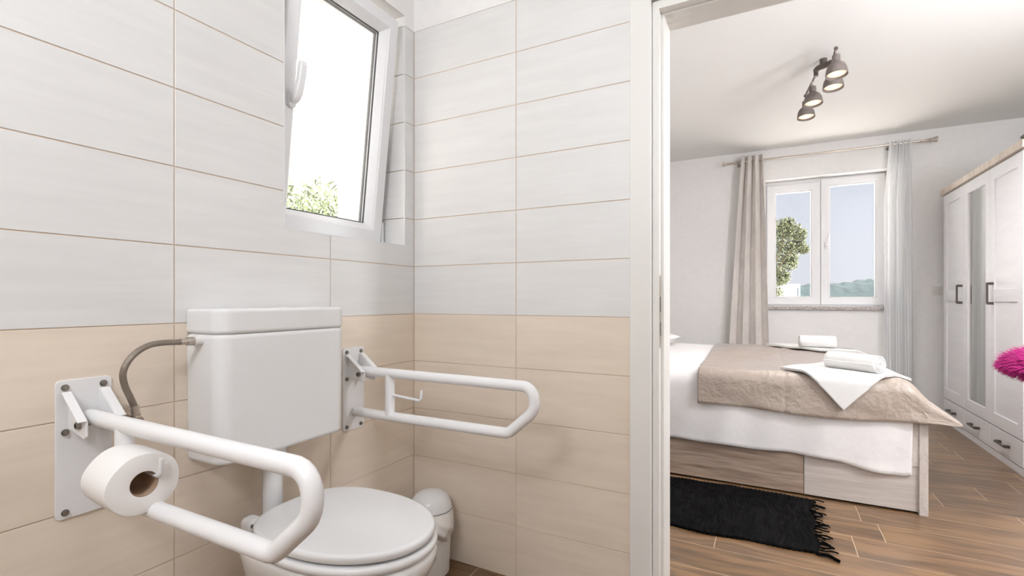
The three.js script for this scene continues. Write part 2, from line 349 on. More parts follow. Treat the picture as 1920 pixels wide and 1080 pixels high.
// ---------------------------------------------------------------- bathroom window, tilted inwards
const win1 = new THREE.Group(); win1.name = 'window_1'; scene.add(win1);
struct(win1, 'small white bathroom window tilted open at the top', 'window');
{
  const fr = rectShape(-WIN.z1, -WIN.z0, WIN.y0, WIN.y1); fr.holes.push(rectHole(-WIN.z1 + 0.05, -WIN.z0 - 0.05, WIN.y0 + 0.05, WIN.y1 - 0.05));
  mesh('frame', faceX(extrude(fr, 0.06, 0.002), -0.186), MT.upvc, win1);
  const sash = new THREE.Group(); sash.name = 'sash'; win1.add(sash);
  sash.position.set(-0.10, 1.297, 0.093); sash.rotation.z = -Math.atan2(0.099, 0.903);
  const W = 0.507, H = 0.908, S = 0.05, S2 = 0.078;   // local: x into the room, y up, z across
  const ring = (a, b, x, t, bev) => { const s = rectShape(-W + a, -a, a, H - a); s.holes.push(rectHole(-W + b, -b, b, H - b)); return faceX(extrude(s, t, bev), x); };
  mesh('sash_frame', ring(0, S, -0.062, 0.062, 0.004), MT.upvc, sash);
  // sloping bead from the face down to the pane
  const rc = (i, x) => [V(x, i, i), V(x, i, W - i), V(x, H - i, W - i), V(x, H - i, i)];
  const bead = loft([rc(S - 0.001, -0.004), rc(S + 0.003, -0.006), rc(S2 - 0.006, -0.03), rc(S2 - 0.006, -0.041), rc(S - 0.001, -0.041)].map(r => r), false, false).toNonIndexed(); bead.computeVertexNormals();
  mesh('glazing_bead', bead, MT.upvc, sash);
  const seal = (a, b, x) => ring(a, b, x, 0.005, 0);
  mesh('seal', [seal(S2 - 0.010, S2 - 0.003, -0.0405), ring(S2 - 0.008, S2, -0.058, 0.008, 0)], MT.gasket, sash);
  mesh('back_bead', ring(S - 0.001, S2 - 0.006, -0.062, 0.02, 0.001), MT.upvc, sash);
  mesh('pane', [box(-0.0445, -0.0405, S2 - 0.012, H - S2 + 0.012, S2 - 0.012, W - S2 + 0.012)], phys({ color: '#ffffff', transmission: 1, roughness: 0.22, thickness: 0, ior: 1.45 }), sash);
  // handle on the far stile, turned up
  const hz = W - 0.036, hy = 0.43;
  const hg = [extrude(roundRect(-0.014, 0.014, -0.032, 0.032, 0.013), 0.012, 0.003, 2).rotateY(Math.PI / 2).translate(0, hy, hz)];
  const pr = new THREE.Shape(); pr.moveTo(0.006, -0.018); pr.quadraticCurveTo(0.034, -0.02, 0.044, 0.012); pr.quadraticCurveTo(0.056, 0.06, 0.056, 0.1); pr.quadraticCurveTo(0.054, 0.116, 0.046, 0.115); pr.quadraticCurveTo(0.036, 0.113, 0.035, 0.095); pr.quadraticCurveTo(0.034, 0.04, 0.022, 0.02); pr.lineTo(0.006, 0.018);
  hg.push(extrude(pr, 0.026, 0.006, 3, 10).translate(0, hy, hz - 0.013));
  mesh('handle', hg, MT.upvc, sash);
  mesh('hinge', [box(-0.128, -0.1, 1.30, 1.385, 0.074, 0.088, 0.003), cyl(V(-0.108, 1.31, 0.08), V(-0.108, 1.375, 0.08), 0.008)], MT.upvc, win1);
}

// ---------------------------------------------------------------- cistern, hose, valve, flush pipe
const ZT = 0.72;
{
  const t = thing('toilet_cistern', 'white plastic wall-hung cistern above the toilet', 'cistern');
  const plan = (z0, z1, x1, r) => { const s = new THREE.Shape(); s.moveTo(0.001, -z1); s.lineTo(x1 - r, -z1); s.absarc(x1 - r, -z1 + r, r, -Math.PI / 2, 0); s.lineTo(x1, -z0 - r); s.absarc(x1 - r, -z0 - r, r, 0, Math.PI / 2); s.lineTo(0.001, -z0); return s; };
  const up = (g, y) => g.rotateX(-Math.PI / 2).translate(0, y, 0);
  const body = up(extrude(plan(0.506, 0.917, 0.14, 0.038), 0.332, 0.012, 4, 10), 0.642);
  const p = body.attributes.position; for (let i = 0; i < p.count; i++) { const k = (0.974 - p.getY(i)) / 0.33; p.setX(i, p.getX(i) * (1 - 0.02 * k)); p.setZ(i, (p.getZ(i) - 0.7115) * (1 - 0.014 * k) + 0.7115); } body.computeVertexNormals();
  mesh('tank', body, MT.plastic, t);
  mesh('lid', up(extrude(plan(0.505, 0.918, 0.141, 0.039), 0.064, 0.009, 4, 10), 0.9735), MT.plastic, t);
  mesh('inlet_nut', [cyl(V(0.062, 0.957, 0.914), V(0.062, 0.957, 0.934), 0.0135, 0.0125, 12)], MT.plasticMatt, t);
  settle(t, 0, 0.642, 0.71);

  const h = thing('supply_hose', 'braided steel water hose curving from the wall valve to the cistern', 'hose');
  const hp = smoothPts([V(0.062, 0.957, 0.955), V(0.062, 0.957, 0.972), V(0.064, 0.958, 1.005), V(0.067, 0.955, 1.035), V(0.07, 0.942, 1.062), V(0.07, 0.922, 1.08), V(0.069, 0.897, 1.089), V(0.068, 0.868, 1.085), V(0.067, 0.84, 1.074), V(0.066, 0.818, 1.066), V(0.066, 0.80, 1.063)], 70);
  const tube = sweep(hp, 0.0068, 14); mesh('braided_tube', tube, MT.braid, h);
  mesh('nut', cyl(V(0.062, 0.957, 0.934), V(0.062, 0.957, 0.952), 0.0105, 0.0105, 6), MT.steel, h);
  mesh('collar', cyl(V(0.062, 0.957, 0.952), V(0.062, 0.957, 0.966), 0.0078), MT.steel, h);
  mesh('collar', cyl(V(0.066, 0.82, 1.0648), V(0.066, 0.80, 1.063), 0.0082), MT.steel, h);
  settle(h, 0.066, 0.80, 1.063);
  const v = thing('angle_valve', 'small chrome angle valve on the wall behind the grab rail', 'valve');
  mesh('body', [cyl(V(0.0, 0.789, 1.063), V(0.066, 0.789, 1.063), 0.0085), cyl(V(0.066, 0.779, 1.063), V(0.066, 0.80, 1.063), 0.0105, 0.0105, 6), cyl(V(0.066, 0.789, 1.063), V(0.085, 0.789, 1.063), 0.008)], MT.steel, v);
  mesh('flange', cyl(V(0.0, 0.789, 1.063), V(0.006, 0.789, 1.063), 0.026, 0.02), MT.steel, v);
  mesh('knob', [cyl(V(0.066, 0.789, 1.07), V(0.066, 0.789, 1.085), 0.006), cyl(V(0.066, 0.789, 1.083), V(0.066, 0.789, 1.1), 0.012, 0.012, 10)], MT.steel, v);
  settle(v, 0, 0.789, 1.063);

  const f = thing('flush_pipe', 'white flush pipe between the cistern and the toilet', 'pipe');
  mesh('pipe', sweep(fillet([V(0.07, 0.65, ZT), V(0.07, 0.36, ZT), V(0.16, 0.36, ZT)], 0.06), 0.027, 24), MT.plastic, f);
  mesh('collar', [cyl(V(0.07, 0.585, ZT), V(0.07, 0.642, ZT), 0.034, 0.037, 28)], MT.plastic, f);
  mesh('washer', cyl(V(0.07, 0.6375, ZT), V(0.07, 0.6425, ZT), 0.039, 0.039, 28), MT.gasket, f);
  settle(f, 0.07, 0.36, ZT);
}

// ---------------------------------------------------------------- toilet
{
  const t = thing('toilet', 'white floor-standing toilet with closed seat lid', 'toilet');
  const NR = 72;
  const ring = (y, cx, cz, aF, aB, b, nF = 2.05, nB = 2.7) => { const r = []; for (let i = 0; i < NR; i++) { const th = -i / NR * Math.PI * 2, c = Math.cos(th), s = Math.sin(th), n = c > 0 ? nF : nB, a = c > 0 ? aF : aB;
    const k = Math.pow(Math.pow(Math.abs(c), n) + Math.pow(Math.abs(s), n), -1 / n); r.push(V(cx + a * c * k, y, cz + b * s * k)); } return r; };
  const slab = (y0, y1, aF, aB, b, rad, dome = 0) => {
    const rs = []; for (const [dy, dr] of [[0, -rad], [rad * 0.3, -rad * 0.3], [rad, 0]]) rs.push(ring(y0 + dy, 0.36, ZT + 0.003, aF + dr, aB + dr, b + dr));
    for (const [dy, dr] of [[-rad, 0], [-rad * 0.6, -rad * 0.08], [-rad * 0.25, -rad * 0.35], [-rad * 0.05, -rad * 0.75], [0, -rad * 1.2]]) rs.push(ring(y1 + dy, 0.36, ZT + 0.003, aF + dr, aB + dr, b + dr));
    for (const k of [0.7, 0.4, 0.1]) rs.push(ring(y1 + dome * (1 - k), 0.36, ZT + 0.003, (aF - rad) * k, (aB - rad) * k, (b - rad) * k));
    return loft(rs);
  };
  mesh('lid', slab(0.474, 0.497, 0.257, 0.219, 0.181, 0.009, 0.004), MT.plastic, t);
  mesh('seat', slab(0.448, 0.470, 0.263, 0.215, 0.187, 0.009), MT.plastic, t);
  for (const s of [-1, 1]) mesh('hinge', box(0.105, 0.16, 0.449, 0.487, ZT + s * 0.105 - 0.022, ZT + s * 0.105 + 0.022, 0.016), MT.plastic, t);
  // bowl: outer rim, waist and foot, then the platform behind the seat
  const B = [[0.0, 0.30, 0.17, 0.20, 0.115], [0.03, 0.30, 0.165, 0.20, 0.11], [0.12, 0.30, 0.15, 0.20, 0.105], [0.22, 0.31, 0.16, 0.21, 0.115], [0.30, 0.33, 0.205, 0.23, 0.145], [0.37, 0.35, 0.245, 0.25, 0.172], [0.41, 0.36, 0.258, 0.265, 0.182], [0.432, 0.36, 0.26, 0.272, 0.184], [0.444, 0.36, 0.255, 0.27, 0.180], [0.4465, 0.36, 0.245, 0.26, 0.172]];
  mesh('bowl', loft(B.map(([y, cx, aF, aB, b]) => ring(y, cx, ZT + 0.002, aF, aB, b, 2.1, 3.2))), MT.ceramic, t);
  mesh('buffer', [cyl(V(0.155, 0.474, ZT + 0.121), V(0.166, 0.474, ZT + 0.121), 0.0045)], MT.gasket, t);
  settle(t, 0.34, 0, ZT);
}

// ---------------------------------------------------------------- fold-down grab rails
function grabRail(z, label, x0) {
  const t = thing('grab_rail', label, 'grab rail', 'grab rails either side of the toilet');
  const P = MT.powder;
  mesh('wall_plate', faceX(extrude(roundRect(-0.05, 0.05, 0.59, 0.888, 0.009), 0.005, 0.0012, 2), 0), P, t);
  for (const [dz, y] of [[0.034, 0.872], [-0.034, 0.872], [0.034, 0.776], [-0.034, 0.776], [0.034, 0.604], [-0.034, 0.604]]) {
    mesh('bolt', [cyl(V(0.005, y, dz), V(0.0065, y, dz), 0.0072, 0.0072, 18), cyl(V(0.0065, y, dz), V(0.0115, y, dz), 0.0054, 0.005, 6)], MT.bolt, t);
  }
  for (const s of [1, -1]) {
    const zc = s * 0.027;
    const ck = extrude(shapeOf([[0.005, 0.862], [0.012, 0.862], [0.086, 0.806], [0.086, 0.776], [0.076, 0.769], [0.005, 0.784]]), 0.004, 0.0008);
    const fl = [];                                       // folded flange along the slope
    const q = new THREE.Vector3(0.086 - 0.012, 0.806 - 0.862, 0), L = q.length(), ang = Math.atan2(q.y, q.x);
    const fb = new RoundedBoxGeometry(L, 0.004, 0.017, 2, 0.0015); fb.rotateZ(ang); fb.translate(0.049, 0.835, zc + s * 0.0075);
    fl.push(fb);
    mesh('bracket_cheek', [ck.translate(0, 0, zc - 0.002), ...fl], P, t);
  }
  mesh('pivot_bolt', [cyl(V(0.06, 0.797, 0.029), V(0.06, 0.797, 0.037), 0.0085, 0.0075, 6), cyl(V(0.06, 0.797, -0.037), V(0.06, 0.797, 0.037), 0.004)], MT.bolt, t);
  const path = fillet([V(0.03, 0.806, 0), V(0.725, 0.803, 0), V(0.733, 0.735, 0), V(0.642, 0.656, 0), V(x0, 0.655, 0)], [0.055, 0.055, 0.03]);
  mesh('rail_tube', sweep(path, 0.0165, 24), P, t);
  mesh('strut', cyl(V(0.176, 0.66, 0), V(0.176, 0.80, 0), 0.0165, 0.0165, 24), P, t);
  mesh('paper_hook', sweep(fillet([V(0.188, 0.731, 0), V(0.31, 0.722, 0), V(0.313, 0.757, 0)], 0.012), 0.0045, 10), P, t);
  t.position.set(0, 0, z);
  return t;
}
grabRail(1.133, 'white fold-down grab rail holding the toilet roll, left of the cistern', 0.05);
grabRail(0.345, 'white fold-down grab rail with an empty hook, right of the cistern', 0.018);
{
  const t = thing('toilet_roll', 'white toilet paper roll hanging on the grab rail hook', 'toilet roll');
  const R = 0.059, ri = 0.0235, L = 0.11, x0 = 0.188, ax = 0.69, N = 72;
  const squash = (th) => 1 + 0.045 * Math.cos(2 * (th + 0.25)) + 0.014 * Math.cos(5 * th);
  const rg = (x, r, q = 1) => { const a = []; for (let i = 0; i < N; i++) { const th = -i / N * 6.28318; a.push(V(x, r * (q ? squash(th) : 1) * Math.sin(th), r * (q ? squash(th) : 1) * Math.cos(th))); } return a; };
  const g = loft([rg(0, ri, 0), rg(0, R * 0.97), rg(0.003, R), rg(L * 0.5, R * 1.01), rg(L - 0.003, R), rg(L, R * 0.97), rg(L + 0.001, ri + 0.012, 0), rg(L, ri, 0)].map(r => r), false, false);
  mesh('paper', g, MT.paper, t);
  mesh('core', loft([rg(0, ri - 0.0012, 0), rg(0, ri + 0.0002, 0), rg(L - 0.0005, ri + 0.0002, 0), rg(L - 0.0005, ri - 0.0012, 0), rg(0, ri - 0.0012, 0)], false, false), MT.card, t);
  t.position.set(x0, 0.7135, 1.147);
  t.rotation.y = -0.07;
}

// ---------------------------------------------------------------- swing-lid bin in the corner
{
  const t = thing('waste_bin', 'small white bin with domed lid and crumpled bag in the corner behind the toilet', 'bin');
  const cx = 0.172, cz = 0.108;
  mesh('body', lathe([[0.001, 0.002], [0.068, 0.002], [0.071, 0.006], [0.076, 0.12], [0.081, 0.225], [0.081, 0.235], [0.078, 0.235], [0.07, 0.02], [0.001, 0.012]], 48).translate(cx, 0, cz), MT.plasticMatt, t);
  mesh('lid', lathe([[0.079, 0.236], [0.0835, 0.238], [0.0838, 0.246], [0.082, 0.25], [0.079, 0.268], [0.071, 0.288], [0.058, 0.303], [0.04, 0.312], [0.018, 0.316], [0.0005, 0.3165]], 48).translate(cx, 0, cz), MT.plastic, t);
  const flap = []; for (let i = 0; i <= 24; i++) { const a = -0.4 + i / 24 * 2.2; flap.push(V(cx + 0.0822 * Math.cos(a), 0.2505, cz + 0.0822 * Math.sin(a))); }
  mesh('lid_gap', sweep(flap, 0.0012, 6), MT.gasket, t);
  const bag = sheet(120, 26, (u, v) => {
    const a = u * Math.PI * 2, y = 0.245 - v * 0.085;
    const d = Math.atan2(Math.sin(a - 0.45), Math.cos(a - 0.45)), lump = Math.exp(-d * d / 0.28) * Math.sin(Math.min(1, v * 1.08) * Math.PI) * 0.028;
    const wr = 0.0022 * Math.sin(a * 9 + v * 5 + 2 * Math.sin(a * 2)) + 0.0018 * Math.sin(a * 17 - v * 9) + 0.0055 * Math.exp(-d * d / 0.5) * Math.sin(v * 13 + a * 10);
    const r = 0.0845 + 0.0025 * v + lump + wr * Math.sin(Math.min(1, v + 0.15) * 1.4);
    return V(cx + r * Math.cos(a), y + 0.012 * Math.exp(-d * d / 0.4) * -v - 0.004 * Math.sin(a * 5) * v, cz + Math.max(r * Math.sin(a), -cz + 0.004));
  }, 0.0012);
  mesh('bin_bag', bag, mat({ color: '#e3ddd8', roughness: 0.45 }), t);
  settle(t, cx, 0, cz);
}

// ---------------------------------------------------------------- the bedroom shell
const ZW = -4.1, BX0 = -0.05, BX1 = 3.27;
const W2 = { x0: 1.30, x1: 2.345, y0: 0.99, y1: 2.30 };
const wallWin = mesh('wall_bedroom_window', (() => { const sh = rectShape(EXT, BX1 + 0.3, -0.2, HC + 0.3); sh.holes.push(rectHole(W2.x0, W2.x1, W2.y0, W2.y1)); return faceZ(extrude(sh, 0.32), ZW - 0.32); })(), MT.plaster);
struct(wallWin, 'white bedroom wall with the double window', 'wall');
struct(mesh('wall_bedroom_left', box(EXT, BX0, 0, HC, ZW, -0.132), MT.plaster), 'white bedroom wall behind the head of the bed', 'wall');
struct(mesh('wall_bedroom_right', box(BX1, BX1 + 0.3, 0, HC, ZW, -0.132), MT.plaster), 'white bedroom wall behind the wardrobe', 'wall');
const wbn = mesh('wall_bedroom_front', faceZ(extrude(shapeOf([[BX0, 0], [DOOR.x0, 0], [DOOR.x0, DOOR.y1], [DOOR.x1, DOOR.y1], [DOOR.x1, 0], [BX1 + 0.3, 0], [BX1 + 0.3, HC], [BX0, HC]]), 0.011), -0.131), MT.plaster);
struct(wbn, 'bedroom face of the wall around the doorway', 'wall');
struct(mesh('ceiling_bedroom', box(EXT, BX1 + 0.3, HC, HC + 0.16, ZW, -0.125), MT.ceiling), 'white bedroom ceiling with the spotlight bar', 'ceiling');

// ---------------------------------------------------------------- bedroom window
const win2 = new THREE.Group(); win2.name = 'window_2'; scene.add(win2);
struct(win2, 'white two-sash bedroom window above the granite sill', 'window');
{
  const zf = ZW - 0.12;   // front of the frame
  const frm = rectShape(W2.x0, W2.x1, W2.y0, W2.y1); frm.holes.push(rectHole(W2.x0 + 0.045, 1.775, W2.y0 + 0.045, W2.y1 - 0.045)); frm.holes.push(rectHole(1.82, W2.x1 - 0.045, W2.y0 + 0.045, W2.y1 - 0.045));
  mesh('frame', faceZ(extrude(frm, 0.07, 0.003), zf - 0.09), MT.upvc, win2);
  const sash = (x0, x1, y0, y1, s) => {
    const g = new THREE.Group(); g.name = 'sash'; win2.add(g);
    const r = rectShape(x0, x1, y0, y1); r.holes.push(rectHole(x0 + s, x1 - s, y0 + s, y1 - s));
    const r2 = rectShape(x0 + s - 0.001, x1 - s + 0.001, y0 + s - 0.001, y1 - s + 0.001); r2.holes.push(rectHole(x0 + s + 0.012, x1 - s - 0.012, y0 + s + 0.012, y1 - s - 0.012));
    mesh('sash_frame', faceZ(extrude(r, 0.06, 0.004), zf - 0.06), MT.upvc, g);
    mesh('glazing_bead', faceZ(extrude(r2, 0.035, 0.003), zf - 0.045), MT.upvc, g);
    mesh('pane', box(x0 + s, x1 - s, y0 + s, y1 - s, zf - 0.05, zf - 0.046), MT.glass, g);
    return g;
  };
  sash(W2.x0 + 0.015, 1.799, 1.005, 2.262, 0.075);
  const s2 = sash(1.803, W2.x1 - 0.015, 1.005, 2.285, 0.068);
  const hx = 1.848, hy = 1.60;
  mesh('handle', [faceZ(extrude(roundRect(hx - 0.013, hx + 0.013, hy - 0.035, hy + 0.035, 0.012), 0.01, 0.003, 2), zf), sweep(fillet([V(hx, hy, zf + 0.005), V(hx, hy, zf + 0.045), V(hx + 0.02, hy + 0.115, zf + 0.05)], 0.015), 0.009, 12)], MT.upvc, s2);
  const granite = mat({ map: tex(256, 256, (u, v) => { const a = vn(u * 90, v * 90, 90, 90, 5), b = vn(u * 60, v * 60, 60, 60, 9), c = fbm(u, v, 12, 12, 13, 3); const k = a > 0.76 ? 96 : b > 0.68 ? 222 : 172 + 50 * (c - 0.5); return [k, k * 0.95, k * 0.93]; }, true, [3, 3]), roughness: 0.3 });
  mesh('window_sill', box(W2.x0 + 0.001, W2.x1 - 0.001, 0.958, 0.989, ZW - 0.118, ZW + 0.035, 0), granite, win2);
  mesh('outer_sill', box(W2.x0 + 0.002, W2.x1 - 0.002, 0.97, 0.988, ZW - 0.37, ZW - 0.215), granite, win2);
}

// ---------------------------------------------------------------- curtain rail and curtains
const ZR = -4.0, YR = 2.497;
{
  const t = thing('curtain_rail', 'thin steel curtain rail with twisted wire finials above the window', 'curtain rail');
  mesh('rod', cyl(V(1.03, YR, ZR), V(2.54, YR, ZR), 0.0085, 0.0085, 18), MT.steel, t);
  for (const [x0, x1] of [[1.045, 0.90], [2.525, 2.668]]) {
    const g = [cyl(V(x0, YR, ZR), V(mix(x0, x1, 0.12), YR, ZR), 0.012, 0.012, 18)];
    for (let k = 0; k < 6; k++) {
      const pts = []; for (let i = 0; i <= 20; i++) { const s = i / 20, r = 0.006 + 0.018 * Math.pow(Math.abs(s - 0.25) / 0.75, 1.3), a = k / 6 * 6.283 + s * 2.4; pts.push(V(mix(x0, x1, 0.05 + 0.95 * s), YR + r * Math.cos(a), ZR + r * Math.sin(a))); }
      g.push(sweep(pts, 0.0034, 6));
    }
    const ringG = new THREE.TorusGeometry(0.024, 0.003, 8, 28).rotateY(Math.PI / 2).translate(x1, YR, ZR); g.push(ringG);
    mesh('finial', g, MT.steel, t);
  }
  for (const x of [1.05, 2.33]) mesh('bracket', [cyl(V(x, YR - 0.012, ZR), V(x, YR - 0.012, ZW), 0.006), cyl(V(x, YR - 0.012, ZW), V(x, YR - 0.012, ZW + 0.006), 0.016), new THREE.TorusGeometry(0.0125, 0.004, 8, 20).rotateY(Math.PI / 2).translate(x, YR, ZR)], MT.bolt, t);
  settle(t, 1.78, YR, ZR);
}
const weave = (a, b, rep) => tex(256, 256, (u, v) => 128 + a * (vn(u * 128, v * 128, 128, 128, 3) - 0.5) + b * (fbm(u, v, 6, 6, 5, 3) - 0.5), false, rep);
{
  const t = thing('curtain', 'heavy greige eyelet curtain gathered at the left of the window', 'curtain');
  const cm = mat({ map: tex(256, 512, (u, v) => { const n = 14 * (fbm(u, v, 70, 60, 31, 3) - 0.5) + 18 * (fbm(u, v, 8, 9, 37, 3) - 0.5); return [229 + n, 222 + n, 217 + n]; }), roughness: 0.95, bumpMap: weave(160, 60, [4, 8]), bumpScale: 0.0008, side: THREE.DoubleSide });
  const NF = 3;
  const fold = (u, v) => {   // u across the cloth, v from the top down
    const y = 2.555 - v * 2.535, sp = Math.pow(v, 0.85);
    const ph = u * NF * Math.PI * 2 + 0.7;
    const xl = mix(1.085, 0.925, sp), xr = mix(1.272, 1.338, sp), amp = mix(0.045, 0.062, v);
    const x = mix(xl, xr, u) + 0.014 * Math.sin(ph * 2 + 0.6) * (0.4 + 0.6 * v);
    const z = ZR + 0.01 + amp * Math.sin(ph + 0.35 * Math.sin(v * 3)) ;
    return V(x, y, clamp(z, ZW + 0.012, 0));
  };
  mesh('cloth', sheet(150, 60, fold, 0.003, [1.4, 2.5]), cm, t);
  for (let k = 0; k < NF * 2; k++) { const u = (k * Math.PI - 0.7) / (NF * 2 * Math.PI); if (u < 0.01 || u > 0.99) continue; const p = fold(u, 0.022); const q = fold(u + 0.004, 0.022).sub(fold(u - 0.004, 0.022)); mesh('eyelet', new THREE.TorusGeometry(0.021, 0.0035, 8, 24).rotateY(Math.atan2(-q.z, q.x)).translate(p.x, YR, ZR), MT.steel, t); }
  settle(t, 1.13, 0.02, ZR);

  const s = thing('sheer_curtain', 'white sheer curtain hanging at the right of the window', 'curtain');
  const sm = phys({ color: '#fdfdfd', roughness: 1, transmission: 0.35, thickness: 0, transparent: true, opacity: 0.8, side: THREE.DoubleSide });
  mesh('cloth', sheet(160, 40, (u, v) => {
    const y = 2.525 - v * 2.5, ph = u * 7 * Math.PI * 2;
    const xl = mix(2.32, 2.275, sst(0, 0.25, v)), xr = mix(2.49, 2.51, v);
    return V(mix(xl, xr, u) + 0.008 * Math.sin(ph * 0.5 + 2 * v), y, ZR + 0.028 * Math.sin(ph + 0.5 * Math.sin(3 * v)) + 0.012 * Math.sin(ph * 0.37 + v * 2));
  }, 0, [1, 1], true), sm, s);
  settle(s, 2.4, 0.025, ZR);
}
{
  const t = thing('wall_switch', 'small pale wall switch beside the wardrobe', 'switch');
  mesh('plate', box(2.655, 2.725, 1.105, 1.185, ZW, ZW + 0.009, 0.003), mat({ color: '#e6e1dc', roughness: 0.5 }), t);
  mesh('rocker', box(2.667, 2.713, 1.118, 1.172, ZW + 0.008, ZW + 0.013, 0.002), mat({ color: '#dfd9d3', roughness: 0.45 }), t);
  settle(t, 2.69, 1.105, ZW);
}

// ---------------------------------------------------------------- ceiling spotlight bar
{
  const t = thing('spotlight_bar', 'dark ceiling light bar with four grey bell-shaped spot shades', 'ceiling light');
  const shade = mat({ map: tex(128, 128, (u, v) => { const n = 26 * (fbm(u, v, 8, 8, 61, 4) - 0.5); return [116 + n, 106 + n, 102 + n]; }), roughness: 0.6, side: THREE.DoubleSide });
  const YA = 2.545;
  mesh('ceiling_rose', [sweep(smoothPts([V(1.688, 2.573, -2.06), V(1.672, 2.575, -2.085), V(1.65, 2.575, -2.1), V(1.625, 2.575, -2.115), V(1.612, 2.573, -2.145)], 24), 0.018, 14), cyl(V(1.65, 2.575, -2.1), V(1.65, HC, -2.1), 0.02, 0.022), cyl(V(1.688, 2.58, -2.06), V(1.688, 2.535, -2.06), 0.014), cyl(V(1.612, 2.58, -2.145), V(1.612, 2.535, -2.145), 0.014)], darkMetal, t);
  mesh('arm', [cyl(V(1.688, YA, -2.07), V(1.688, YA, -1.80), 0.007), new THREE.SphereGeometry(0.011, 14, 10).translate(1.688, YA, -1.80)], darkMetal, t);
  mesh('arm', [cyl(V(1.612, YA, -2.135), V(1.572, YA, -2.5), 0.007), new THREE.SphereGeometry(0.011, 14, 10).translate(1.572, YA, -2.5)], darkMetal, t);
  const prof = [[0.014, 0.0], [0.021, -0.001], [0.022, -0.042], [0.03, -0.05], [0.043, -0.062], [0.052, -0.082], [0.056, -0.105], [0.0575, -0.124], [0.0545, -0.124], [0.053, -0.105], [0.049, -0.083], [0.04, -0.064], [0.02, -0.05]];
  const bulbMat = mat({ color: '#fff1d8', emissive: new THREE.Color().setRGB(1, 0.82, 0.58), emissiveIntensity: 0.65, roughness: 0.5 });
  for (const [x, z, tx, tz] of [[1.688, -1.80, 0.02, 0.1], [1.690, -2.0, 0.02, 0.1], [1.598, -2.235, 0.03, 0.12], [1.572, -2.5, 0.03, 0.12]]) {
    const s = new THREE.Group(); s.name = 'spot'; t.add(s);
    mesh('shade', lathe(prof, 36), shade, s);
    mesh('light_bulb', lathe([[0.0005, -0.116], [0.03, -0.115], [0.05, -0.111], [0.05, -0.104], [0.03, -0.08], [0.02, -0.066], [0.0005, -0.066]], 28), bulbMat, s);
    mesh('stem', cyl(V(0, 0, 0), V(0, 0.04, 0), 0.0045), MT.steel, s);
    s.position.set(x, YA - 0.042, z); s.rotation.set(-tz, 0, tx);
    const L = new THREE.SpotLight(new THREE.Color().setRGB(1, 0.97, 0.93), 1.3, 0, 1.36, 0.45, 2); L.castShadow = true; L.name = 'spot_light';
    L.position.set(x, YA - 0.185, z + 0.012); L.target.position.set(x - tx, 0, z + 0.3); L.shadow.radius = 2; scene.add(L, L.target);
  }
  settle(t, 1.65, HC, -2.1);
}

